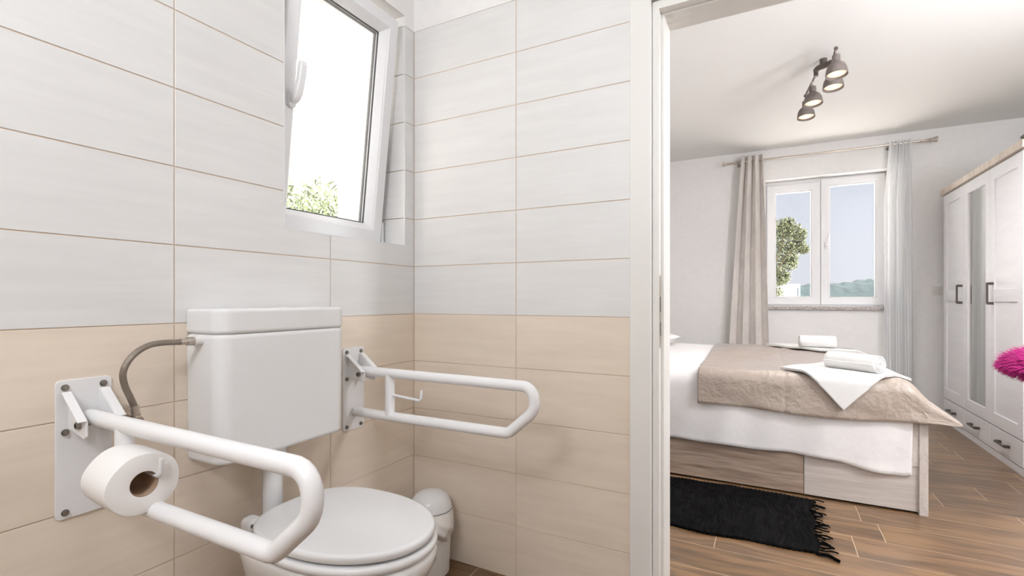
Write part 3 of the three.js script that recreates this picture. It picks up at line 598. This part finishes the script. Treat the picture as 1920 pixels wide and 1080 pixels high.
// ---------------------------------------------------------------- wardrobe
{
  const t = thing('wardrobe', 'white three-door wardrobe with mirror door, drawers and grey cornice', 'wardrobe');
  const X = 2.68, Z1 = -2.355, DW = 0.503, Z0 = Z1 - 3 * DW;
  mesh('body', [box(X + 0.02, BX1 - 0.005, 0.0, 1.965, Z0 - 0.02, Z0), box(X + 0.02, BX1 - 0.005, 0.0, 1.965, Z1, Z1 + 0.02), box(X + 0.02, BX1 - 0.005, 1.945, 1.965, Z0, Z1), box(BX1 - 0.02, BX1 - 0.005, 0, 1.965, Z0, Z1), box(X + 0.02, BX1 - 0.02, 0.04, 0.06, Z0, Z1)], wardrobeWhite, t);
  mesh('plinth', box(X + 0.004, X + 0.022, 0.0, 0.045, Z0 - 0.018, Z1 + 0.018), wardrobeWhite, t);
  mesh('cornice', extrude(shapeOf([[0.0, 1.965], [0.0, 2.012], [-0.6, 2.012], [-0.6, 1.965]]), 1.575, 0.006, 2).translate(BX1 - 0.005, 0, Z0 - 0.035), wardrobeTop, t);
  const hand = (a, b, out) => { const m = a.clone().add(b).multiplyScalar(0.5), foot = p => { const q = p.clone().lerp(m, 0.06); return box(q.x + out.x, q.x, q.y - 0.009, q.y + 0.009, q.z - 0.009, q.z + 0.009, 0.002); }; return [sweep([a.clone().add(out), b.clone().add(out)], 0.0065, 8), foot(a), foot(b)]; };
  for (let k = 0; k < 3; k++) {
    const z0 = Z0 + k * DW + 0.0015, z1 = z0 + DW - 0.003, y0 = 0.212, y1 = 1.955, st = 0.075;
    const sh = rectShape(z0, z1, y0, y1);
    const holes = k === 1 ? [[y0 + 0.085, y1 - 0.085]] : [[y0 + 0.085, 1.045], [1.13, y1 - 0.085]];
    for (const [a, b] of holes) sh.holes.push(rectHole(z0 + st, z1 - st, a, b));
    const toX = (g, x) => g.rotateY(-Math.PI / 2).translate(x, 0, 0);   // horizontal = z, thickness towards -x
    const d = mesh('door', toX(extrude(sh, 0.02, 0.002), X + 0.02), wardrobeWhite, t);
    for (const [a, b] of holes) mesh(k === 1 ? 'mirror' : 'panel', box(X + 0.009, X + 0.017, a - 0.002, b + 0.002, z0 + st - 0.002, z1 - st + 0.002), k === 1 ? mat({ color: '#d9d8d4', metalness: 1, roughness: 0.06 }) : wardrobeWhite, d);
    if (k !== 1) { const hz = k === 0 ? z1 - 0.04 : z0 + 0.06; mesh('handle', hand(V(X, 1.172, hz), V(X, 1.03, hz), V(-0.032, 0, 0)), darkMetal, d); }
    const dr = mesh('drawer', box(X, X + 0.02, 0.05, 0.205, z0, z1, 0.002), wardrobeWhite, t);
    mesh('groove', box(X - 0.0004, X + 0.001, 0.066, 0.068, z0 + 0.01, z1 - 0.01), mat({ color: '#d2cfd0', roughness: 0.6 }), dr);
    const hm = (z0 + z1) / 2; mesh('handle', hand(V(X, 0.13, hm - 0.07), V(X, 0.13, hm + 0.07), V(-0.03, 0, 0)), darkMetal, dr);
  }
  settle(t, 2.97, 0, (Z0 + Z1) / 2);
  const b = thing('storage_box', 'dark grey-brown box on top of the wardrobe', 'box');
  mesh('body', box(2.72, 3.0, 2.0125, 2.055, -2.50, -2.36, 0.004), mat({ color: '#6b6258', roughness: 0.8 }), b);
  mesh('lid', box(2.715, 3.005, 2.055, 2.072, -2.505, -2.355, 0.004), mat({ color: '#5f564d', roughness: 0.8 }), b);
  settle(b, 2.86, 2.0125, -2.43);
}

// ---------------------------------------------------------------- bed
const BZ0 = -3.12, BZ1 = -1.42, BF = 1.99;   // far side, near side, inner face of the footboard
{
  const t = thing('bed', 'double bed with brown oak drawers and pale oak frame', 'bed');
  const woodUV = (g, sx, sy) => uvBy(g, (x, y, z) => [(x + z * 0.37) / sx, y / sy]);
  mesh('drawer_front', woodUV(box(0.80, 1.503, 0.012, 0.3, BZ1 - 0.018, BZ1), 0.9, 0.45), oakDark, t);
  mesh('drawer_front', woodUV(box(0.08, 0.797, 0.012, 0.3, BZ1 - 0.018, BZ1), 0.9, 0.45), oakDark, t);
  mesh('side_panel', woodUV(box(1.506, BF, 0.012, 0.235, BZ1 - 0.02, BZ1 + 0.001), 1.1, 0.5), oakPale, t);
  mesh('side_panel', woodUV(box(0.05, BF, 0.012, 0.3, BZ0, BZ0 + 0.02), 1.1, 0.5), oakPale, t);
  mesh('footboard', box(BF, BF + 0.036, 0.0, 0.478, BZ0 - 0.01, BZ1 + 0.016, 0.003), oakPaleV, t);
  for (const z of [BZ0 + 0.012, BZ1 + 0.008]) mesh('corner_post', box(1.955, BF + 0.001, 0.236, 0.474, z - 0.02, z, 0.002), oakPaleV, t);
  mesh('headboard', box(0.0, 0.045, 0.0, 0.95, BZ0 - 0.01, BZ1 + 0.016, 0.004), oakPale, t);
  mesh('slat_base', box(0.05, BF - 0.005, 0.28, 0.31, BZ0 + 0.025, BZ1 - 0.025), oakPale, t);
  mesh('mattress', box(0.06, BF - 0.004, 0.312, 0.622, BZ0 + 0.03, BZ1 - 0.02, 0.045), mat({ color: '#e4e0dc', roughness: 0.9 }), t);
  settle(t, 1.0, 0, -2.27);
}
const cottonBump = tex(256, 256, (u, v) => 128 + 200 * (fbm(u, v, 5, 5, 17, 4) - 0.5), false);
const cotton = mat({ map: tex(256, 256, (u, v) => { const n = 5 * (fbm(u, v, 60, 60, 47, 2) - 0.5); return [240 + n, 237 + n, 237 + n]; }), roughness: 0.92, bumpMap: cottonBump, bumpScale: 0.006 });
// cloth over the near edge of the bed: s runs from the far side over the top and down the front
function drape(top, edgeZ, rad, s, zFar) {   // -> [y, z] at arc length s from the far side
  const flat = edgeZ - rad - zFar;
  if (s < flat) return [top, zFar + s];
  const a = (s - flat) / rad; if (a < Math.PI / 2) return [top - rad + rad * Math.cos(a), edgeZ - rad + rad * Math.sin(a)];
  return [top - rad - (s - flat - rad * Math.PI / 2), edgeZ];
}
{
  const t = thing('duvet', 'white duvet hanging down the near side of the bed', 'duvet');
  const hem = x => 0.228 + 0.002 * Math.sin(x * 9) + 0.003 * Math.sin(x * 23 + 1) - 0.045 * sst(1.5, 1.93, x) + 0.012 * sst(1.93, 1.97, x);
  const g = sheet(200, 110, (u, v) => {
    const x = mix(0.07, 1.962, u), top = 0.643 + 0.006 * Math.sin(x * 5 + 1) * Math.sin(v * 9), r = 0.075, zFar = BZ0 + 0.005, edge = BZ1 + 0.035;
    const flat = edge - r - zFar, tot = flat + r * Math.PI / 2 + (top - r - hem(x));
    let [y, z] = drape(top, edge, r, v * tot, zFar);
    const dn = clamp((top - y) / 0.4, 0, 1);
    z += dn * (0.005 * Math.sin(x * 11 + 2 * dn) + 0.006 * Math.sin(x * 27 + 3 * dn) + 0.004 * Math.sin(x * 5)) - 0.02 * dn * dn;
    y += (1 - dn) * (0.004 * n3(x * 6, z * 5, 2) - 0.02 * sst(1.9, 1.97, x));
    z = Math.max(z, dn > 0.05 ? BZ1 + 0.008 : -9);
    return V(x, y, z);
  }, 0.012, [3, 3]);
  mesh('cover', g, cotton, t);
  settle(t, 1.0, 0.62, -2.27);

  const q = thing('bedspread', 'taupe embossed bedspread over the foot of the bed', 'bedspread');
  const emboss = tex(512, 512, (u, v) => { const rg = (a, p, q) => 1 - Math.abs(2 * fbm(u, v, p, q, a, 3) - 1); return 255 * (0.5 * Math.pow(rg(71, 7, 7), 3) + 0.28 * Math.pow(rg(75, 16, 16), 2) + 0.22 * fbm(u, v, 60, 60, 77, 2)); }, false);
  const qm = phys({ sheen: 1, sheenColor: lin(0.75, 0.8, 0.9), sheenRoughness: 0.45, map: tex(256, 256, (u, v) => { const n = 10 * (fbm(u, v, 80, 80, 57, 2) - 0.5) + 8 * (fbm(u, v, 5, 5, 59, 3) - 0.5); return [165 + n, 151 + n, 140 + n]; }), roughness: 0.42, bumpMap: emboss, bumpScale: 0.0042 });
  const gq = sheet(180, 130, (u, v) => {
    // across the foot the cloth slides off over the footboard
    const top = 0.66, r = 0.06, zFar = BZ0 - 0.01, edge = BZ1 + 0.056, hemY = 0.462 + 0.006 * Math.sin(u * 9) - 0.01 * Math.sin(u * Math.PI);
    const tot = edge - r - zFar + r * Math.PI / 2 + (top - r - hemY);
    let [y, z] = drape(top, edge, r, v * tot, zFar);
    const dn = clamp((top - y) / 0.2, 0, 1);
    const L = mix(0.915, 0.972, sst(-3.1, -1.4, z)), xx = L + u * (2.20 - L), lip = Math.max(0, xx - 1.90);
    let x = xx; let drop = 0;
    if (lip > 0) { x = 1.90 + lip * 0.80; drop = 0.62 * lip * sst(0, 0.16, lip); }
    y -= drop * (1 - dn) ;
    const wr = 0.005 * Math.sin(z * 38 + 3 * Math.sin(x * 5)) * (0.5 + 0.5 * Math.sin(x * 7 + z * 3)) + 0.003 * n3(x * 9, z * 14, 1);
    const seam = -0.005 * Math.exp(-Math.pow((x - 1.415) / 0.012, 2));
    y += (1 - dn) * (wr + seam); z += dn * (0.006 * Math.sin(x * 8 + 2 * dn) + 0.004 * n3(x * 12, y * 25, 3) + seam) + 0.004 * dn;
    return V(x, y, z);
  }, 0.009, [2.2, 3.5]);
  mesh('cloth', gq, qm, q);
  settle(q, 1.55, 0.65, -2.27);

  for (const [z0, z1, lab] of [[-3.04, -2.36, 'white pillow at the far side of the bed head'], [-2.2, -1.52, 'white pillow at the near side of the bed head']]) {
    const p = thing('pillow', lab, 'pillow', 'pillows at the head of the bed');
    const side = s => sheet(40, 40, (u, v) => { const e = Math.pow(Math.sin(Math.PI * clamp(u, 0.0001, 0.9999)) * Math.sin(Math.PI * clamp(v, 0.0001, 0.9999)), 0.45); const pin = 0.03 * Math.sin(Math.PI * u); const pinv = 0.03 * Math.sin(Math.PI * v);
      return V(mix(0.09, 0.62, u) + (u - 0.5) * -2 * pinv, 0.715 + s * 0.065 * e + 0.004 * Math.sin(u * 9 + v * 7), mix(z0, z1, v) + (v - 0.5) * -2 * pin); }, 0.003);
    mesh('case', [side(1), side(-1)], cotton, p);
    settle(p, 0.35, 0.65, (z0 + z1) / 2);
  }
}

// ---------------------------------------------------------------- towels
const terry = mat({ color: '#f1efed', roughness: 1, bumpMap: tex(256, 256, (u, v) => 255 * vn(u * 128, v * 128, 128, 128, 91), false, [9, 9]), bumpScale: 0.0009 });
function rolledTowel(a, b, r, y, label) {
  const t = thing('rolled_towel', label, 'towel', 'rolled towels on the bedspread');
  const d = V(b[0] - a[0], 0, b[1] - a[1]), L = d.length(); d.normalize();
  const nrm = V(-d.z, 0, d.x), N = 220, turns = 4.2, prof = [];
  for (let i = 0; i <= N; i++) { const s = i / N, th = s * turns * Math.PI * 2, rad = mix(0.009, r, s) * (1 + 0.02 * Math.sin(th * 3)); prof.push([rad * Math.cos(th - 1.2), rad * Math.sin(th - 1.2)]); }
  const g = sheet(N, 14, (u, v) => { const k = Math.min(N - 1, Math.floor(u * N)), f = u * N - k, q = [mix(prof[k][0], prof[k + 1][0], f), mix(prof[k][1], prof[k + 1][1], f)];
    const e = Math.min(v, 1 - v), rn = 1 - 0.08 * Math.exp(-e * 18), off = 0.006 * Math.sin(u * 30);
    return V(a[0] + d.x * (L * v + off * (v - 0.5)) + nrm.x * q[0] * rn, y + r + q[1] * rn, a[1] + d.z * (L * v + off * (v - 0.5)) + nrm.z * q[0] * rn); }, 0.0085);
  mesh('terry_cloth', g, terry, t);
  settle(t, (a[0] + b[0]) / 2, y, (a[1] + b[1]) / 2);
}
{
  // near towel: a folded square laid as a diamond, one corner hanging over the edge
  const t = thing('folded_towel', 'white folded towel with a corner hanging over the near side of the bed', 'towel', 'folded towels on the bedspread');
  const C = [1.685, -1.47], A = [-0.285, 0.035], top = 0.675, edge = BZ1 + 0.078, r = 0.055;
  const lay = (x, zz) => {   // lay flat point (x, zz) over the bed edge
    let y = top, z = zz; const lim = edge - r;
    if (zz > lim) { const s = zz - lim, a = s / r; if (a < Math.PI / 2) { y = top - r + r * Math.cos(a); z = lim + r * Math.sin(a); } else { y = top - r - (s - r * Math.PI / 2); z = edge; } }
    if (x > 1.9) y -= (x - 1.9) * 0.35; return V(x, y + 0.003 * n3(x * 12, zz * 12, 1), z);
  };
  const corner = [[1.395, -1.50], [1.672, -1.19], [1.985, -1.53], [1.72, -1.95]];
  const bil = (u, v) => [0, 1].map(k => mix(mix(corner[0][k], corner[1][k], u), mix(corner[3][k], corner[2][k], u), v));
  for (const dy of [0, 0.007]) mesh('layer', sheet(60, 60, (u, v) => { const [x, z] = bil(mix(0.01 * (dy > 0), 1, u), v); const p = lay(x, z); if (dy) { p.y += p.y > top - r ? dy : 0; p.z += p.z > edge - r ? dy : 0; } return p; }, 0.006), terry, t);
  settle(t, 1.69, 0.66, -1.55);
  const f = thing('folded_towel', 'white folded towel lying flat at the far side of the bed', 'towel', 'folded towels on the bedspread');
  const cf = [[1.315, -2.98], [1.66, -2.62], [1.955, -2.60], [1.62, -3.06]];
  for (const dy of [0, 0.008]) mesh('layer', sheet(30, 30, (u, v) => { const q = [0, 1].map(k => mix(mix(cf[0][k], cf[1][k], u), mix(cf[3][k], cf[2][k], u), v)); return V(q[0], 0.68 + dy + 0.004 * n3(q[0] * 9, q[1] * 9, 2) - 0.35 * Math.max(0, q[0] - 1.9), q[1]); }, 0.007), terry, f);
  settle(f, 1.64, 0.665, -2.8);
  rolledTowel([1.632, -1.60], [1.838, -1.425], 0.047, 0.682, 'rolled white towel lying on the near folded towel');
  rolledTowel([1.545, -2.74], [1.785, -2.76], 0.045, 0.695, 'rolled white towel lying on the far folded towel');
}

// ---------------------------------------------------------------- rag rug
{
  const t = thing('rag_rug', 'black woven rag rug with frayed fringe beside the bed', 'rug');
  const rm = phys({ specularIntensity: 0.15, map: tex(512, 256, (u, v) => { const a = fbm(u, v, 120, 8, 131, 3), b = fbm(u, v, 7, 5, 137, 3), sp = vn(u * 200, v * 60, 200, 60, 139); const k = 11 + 22 * (a - 0.4) + 26 * Math.max(0, b - 0.5) + (sp > 0.965 ? 30 : 0); return [k * 1.04, k, k * 1.03]; }), roughness: 1, bumpMap: tex(512, 256, (u, v) => 255 * fbm(u, v, 140, 12, 151, 3), false), bumpScale: 0.006 });
  const zn = x => -0.728 + 0.012 * Math.sin(x * 7 + 0.5) + 0.006 * Math.sin(x * 19) - 0.03 * sst(1.2, 0.9, x) * 0, zf = x => -1.362 + 0.006 * Math.sin(x * 9) + 0.004 * Math.sin(x * 26);
  mesh('weave', sheet(240, 70, (u, v) => { const x = mix(0.18, 1.525 + 0.008 * Math.sin(v * 17), u), z = mix(zf(x), zn(x), v); return V(x, 0.0072 + 0.0016 * Math.sin(u * 420 + 2 * Math.sin(v * 9)) + 0.0012 * n3(x * 30, z * 30, 0), z); }, 0.010, [1, 1]), rm, t);
  const fr = [];
  for (let i = 0; i < 46; i++) {
    const z = mix(-1.355, -0.735, (i + rr(-0.5, 0.5)) / 45.5), L = i === 45 ? 0.075 : rr(0.025, 0.085), dz = i === 45 ? 0.03 : rr(-0.035, 0.045), pts = [];
    for (let k = 0; k <= 6; k++) { const s = k / 6; pts.push(V(1.515 + L * s, 0.007 + 0.003 * Math.sin(s * 3), z + dz * s + 0.006 * Math.sin(s * 7 + i))); }
    const g = sweep(pts, i === 45 ? 0.007 : rr(0.002, 0.0042), 6); fr.push(g);
  }
  mesh('fringe', fr, rm, t).userData.kind = 'stuff';
  settle(t, 0.85, 0, -1.04);
}

// ---------------------------------------------------------------- pink fur stool at the right edge
{
  const t = thing('fur_stool', 'stool with a shaggy magenta fur seat in front of the wardrobe', 'stool');
  const cx = 2.585, cz = -1.53, cy = 0.755, R = 0.245;
  mesh('seat_pad', lathe([[0.001, -0.055], [R * 0.8, -0.052], [R * 0.96, -0.03], [R, 0], [R * 0.95, 0.035], [R * 0.75, 0.06], [0.001, 0.07]], 40).translate(cx, cy, cz), mat({ color: '#8f0d5c', roughness: 1 }), t);
  const strand = new THREE.ConeGeometry(0.0032, 0.05, 4, 3).translate(0, 0.025, 0);
  const N = 8000, im = new THREE.InstancedMesh(strand, mat({ color: '#bb1a7c', roughness: 0.75 }), N), o = new THREE.Object3D(), col = new THREE.Color();
  for (let i = 0; i < N; i++) {
    const a = rr(0, 6.283), s = rr(-1, 1), cs = Math.sqrt(1 - s * s * 0.9), rad = R * (s > 0 ? Math.sqrt(rnd()) * 0.4 + 0.6 * cs : cs);
    const p = V(cx + rad * Math.cos(a) * 0.97, cy + s * 0.058, cz + rad * Math.sin(a) * 0.97);
    const d = V(Math.cos(a) * 0.8 + rr(-0.4, 0.4), s * 0.8 - 0.35 + rr(-0.35, 0.35), Math.sin(a) * 0.8 + rr(-0.4, 0.4)).normalize();
    o.position.copy(p); o.quaternion.setFromUnitVectors(V(0, 1, 0), d); const k = rr(0.6, 1.15); o.scale.set(1, k, 1); o.updateMatrix(); im.setMatrixAt(i, o.matrix);
    const b = rr(0.55, 1.15); im.setColorAt(i, col.setRGB(b, b * rr(0.7, 1.1), b));
  }
  im.name = 'fur'; im.userData.kind = 'stuff'; im.castShadow = im.receiveShadow = true; t.add(im);
  mesh('post', cyl(V(cx, 0.01, cz), V(cx, cy - 0.05, cz), 0.016), MT.steel, t);
  mesh('foot', lathe([[0.001, 0], [0.11, 0], [0.11, 0.006], [0.03, 0.016], [0.016, 0.03]], 36).translate(cx, 0, cz), MT.steel, t);
  settle(t, cx, 0, cz);
}

// ---------------------------------------------------------------- added fill globes, out of view, that brighten both rooms
function fillGlobe(cx, cy, cz, power, label, R = 0.13) {
  const t = thing('fill_globe_lamp', label, 'ceiling light');
  if (cy < HC - 0.2) mesh('cord', cyl(V(cx, HC - 0.03, cz), V(cx, cy + R - 0.005, cz), 0.004), MT.plastic, t);
  mesh('base', cyl(V(cx, HC, cz), V(cx, HC - 0.035, cz), 0.07, 0.06, 32), MT.plastic, t);
  mesh('fill_lamp_globe', new THREE.SphereGeometry(R, 40, 28).translate(cx, cy, cz), mat({ color: '#ffffff', emissive: FILL_COLOR, emissiveIntensity: 1.4, roughness: 0.4 }), t);
  settle(t, cx, HC, cz);
  const L = new THREE.PointLight(FILL_COLOR, power); L.position.set(cx, cy, cz); L.shadow.radius = R / 0.02; L.castShadow = true; L.name = 'fill_light'; scene.add(L);
}
fillGlobe(1.3, HC - 0.16, 1.2, FILL_BATH, 'added unseen fill globe on the bathroom ceiling');  // unseen globe added to light the upper tiles
fillGlobe(0.95, 2.1, 2.4, FILL_REAR, 'large added fill globe hung unseen at the back of the bathroom', 0.2);  // added behind the camera to even out the tiled walls
fillGlobe(2.93, 1.9, -0.45, FILL_BED, 'added unseen fill globe hung in the bedroom beside the doorway');  // added out of view to lift the bedroom walls

// ---------------------------------------------------------------- outside
struct(mesh('roof', box(EXT - 0.45, BX1 + 0.75, HC + 0.3, HC + 0.45, ZW - 0.36, 3.2), MT.exterior), 'flat roof slab over the house', 'roof');
struct(mesh('ground', box(-60, 80, -0.45, -0.25, -120, 40), mat({ color: '#e6e3dd', roughness: 1 })), 'pale gravel ground around the house', 'ground');
{
  // garden wall and hedge outside the bathroom window
  tag(mesh('neighbour_wall', box(-3.6, -3.35, -0.25, 6.0, -4.2, 4.5, 0.01), mat({ color: '#7d7a76', roughness: 0.95 })), 'sunlit pale wall of the neighbouring house outside the bathroom window', 'wall');
  const leafGeo = new THREE.CircleGeometry(0.5, 6).scale(0.26, 1, 1);
  const leaf = phys({ color: '#56663a', roughness: 0.8, transmission: 0.25, thickness: 0, side: THREE.DoubleSide });
  function foliage(parent, blobs, per, size, m) {
    const n = blobs.length * per, im = new THREE.InstancedMesh(leafGeo, m, n), o = new THREE.Object3D(), c = new THREE.Color(); let k = 0;
    for (const [x, y, z, r] of blobs) for (let i = 0; i < per; i++) {
      const d = V(rr(-1, 1), rr(-1, 1), rr(-1, 1)); const q = Math.pow(rnd(), 0.45) * r / Math.max(0.3, d.length()); d.multiplyScalar(q);
      o.position.set(x + d.x, y + d.y, z + d.z); o.rotation.set(rr(0, 6), rr(0, 6), rr(0, 6)); o.scale.setScalar(size * rr(0.6, 1.3)); o.updateMatrix(); im.setMatrixAt(k, o.matrix);
      const b = rr(0.55, 1.25); im.setColorAt(k++, c.setRGB(b * rr(0.9, 1.15), b, b * rr(0.75, 1.1)));
    }
    im.name = 'foliage'; im.userData.kind = 'stuff'; im.castShadow = im.receiveShadow = true; parent.add(im);
  }
  const h = thing('garden_shrub', 'pale green shrub blurred behind the bathroom window', 'shrub');
  foliage(h, [[-2.5, 1.75, -1.45, 0.5], [-2.5, 1.85, -1.95, 0.5], [-2.5, 1.6, -2.4, 0.5], [-2.5, 1.1, -1.6, 0.6], [-2.5, 1.0, -2.2, 0.6]], 1100, 0.08, leaf);
  mesh('stem', [cyl(V(-2.5, -0.25, -1.9), V(-2.5, 1.4, -1.9), 0.03, 0.02), cyl(V(-2.5, 0.3, -1.9), V(-2.5, 1.5, -1.5), 0.02, 0.012), cyl(V(-2.5, 0.3, -1.9), V(-2.5, 1.3, -2.3), 0.02, 0.012)], mat({ color: '#7d6a55', roughness: 1 }), h);
  settle(h, -2.5, -0.25, -1.9);

  const o = thing('olive_tree', 'olive tree seen through the left pane of the bedroom window', 'tree');
  const olive = phys({ color: '#4c5232', roughness: 0.75, transmission: 0.2, thickness: 0, side: THREE.DoubleSide });
  const blobs = [[1.66, 2.60, -9.84, 0.16], [1.52, 2.50, -9.8, 0.22], [1.78, 2.46, -9.9, 0.17], [1.88, 2.38, -9.9, 0.15], [1.62, 2.30, -9.85, 0.3], [1.86, 2.14, -9.95, 0.17], [1.97, 2.08, -10.0, 0.09], [1.45, 2.1, -9.8, 0.34], [1.70, 2.05, -9.9, 0.24], [1.55, 1.82, -9.8, 0.3], [1.72, 1.80, -9.85, 0.14], [1.45, 1.55, -9.75, 0.27], [1.60, 1.52, -9.8, 0.13], [1.42, 1.28, -9.75, 0.26], [1.35, 1.1, -9.75, 0.24], [1.2, 2.4, -9.7, 0.4], [1.1, 2.0, -9.7, 0.45], [1.15, 1.5, -9.7, 0.4]];
  foliage(o, blobs, 900, 0.06, olive);
  const bark = mat({ color: '#6f6353', roughness: 1 });
  mesh('trunk', sweep(smoothPts([V(1.2, -0.25, -9.75), V(1.24, 0.4, -9.72), V(1.18, 1.0, -9.76), V(1.28, 1.5, -9.75)], 24), 0.08, 10), bark, o);
  for (const e of [[1.62, 2.45, -9.84], [1.85, 2.25, -9.93], [1.15, 2.3, -9.7]]) mesh('branch', sweep(smoothPts([V(1.26, 1.4, -9.75), V((1.26 + e[0]) / 2, 1.8, -9.77), V(...e)], 16), 0.028, 8), bark, o);
  settle(o, 1.2, -0.25, -9.75);

  const s = thing('white_outbuilding', 'small white outbuilding with a drainpipe far outside the window', 'building');
  const wm = mat({ color: '#f0efee', roughness: 0.9 });
  mesh('wall', box(0.0, 2.52, -0.25, 1.66, -28.5, -26.0), wm, s);
  mesh('roof', box(-0.12, 2.60, 1.66, 1.80, -28.6, -25.9), mat({ color: '#dfe0e4', roughness: 0.9 }), s);
  mesh('drainpipe', cyl(V(2.62, -0.25, -26.0), V(2.62, 1.78, -26.0), 0.035), mat({ color: '#7d8a98', roughness: 0.6 }), s);
  settle(s, 1.25, -0.25, -27.2);

  // wooded ridge on the horizon, distance haze tinted into its colour
  const hill = mat({ map: tex(512, 256, (u, v) => { const a = fbm(u, v, 40, 24, 171, 4), b = fbm(u, v, 9, 6, 173, 3); const k = (a - 0.5) * 60 + (b - 0.5) * 40; return [17 + k * 0.26, 29 + k * 0.32, 30 + k * 0.28]; }), roughness: 1 });
  const ridge = x => 14.6 + 1.2 * Math.sin(x * 0.05 + 1) + 4.5 * sst(48, 66, x) + 1.6 * sst(66, 100, x) + 6 * sst(100, 190, x) + 1.0 * Math.sin(x * 0.17) + 0.5 * Math.sin(x * 0.6);
  tag(mesh('wooded_hill', sheet(420, 60, (u, v) => { const x = mix(-160, 300, u), z = -520 - 0.53 * (x - 26) - (1 - v) * 40 + v * 14; const k = Math.sin(Math.min(1, (1 - Math.abs(v - 0.35) / 0.66)) * Math.PI / 2); return V(x, mix(-3, ridge(x) + 0, Math.max(0, k)) + (0.7 * n3(x * 0.16, z * 0.2, 1) + 1.1 * (vn(x * 0.9 + 500, z * 0.9 + 900, 4096, 4096, 5) - 0.5)) * k, z); }, 0.4, [5, 2]), hill), 'wooded hill on the horizon beyond the window, tinted blue-green for distance haze', 'hill');
}

renderer.render(scene, camera);
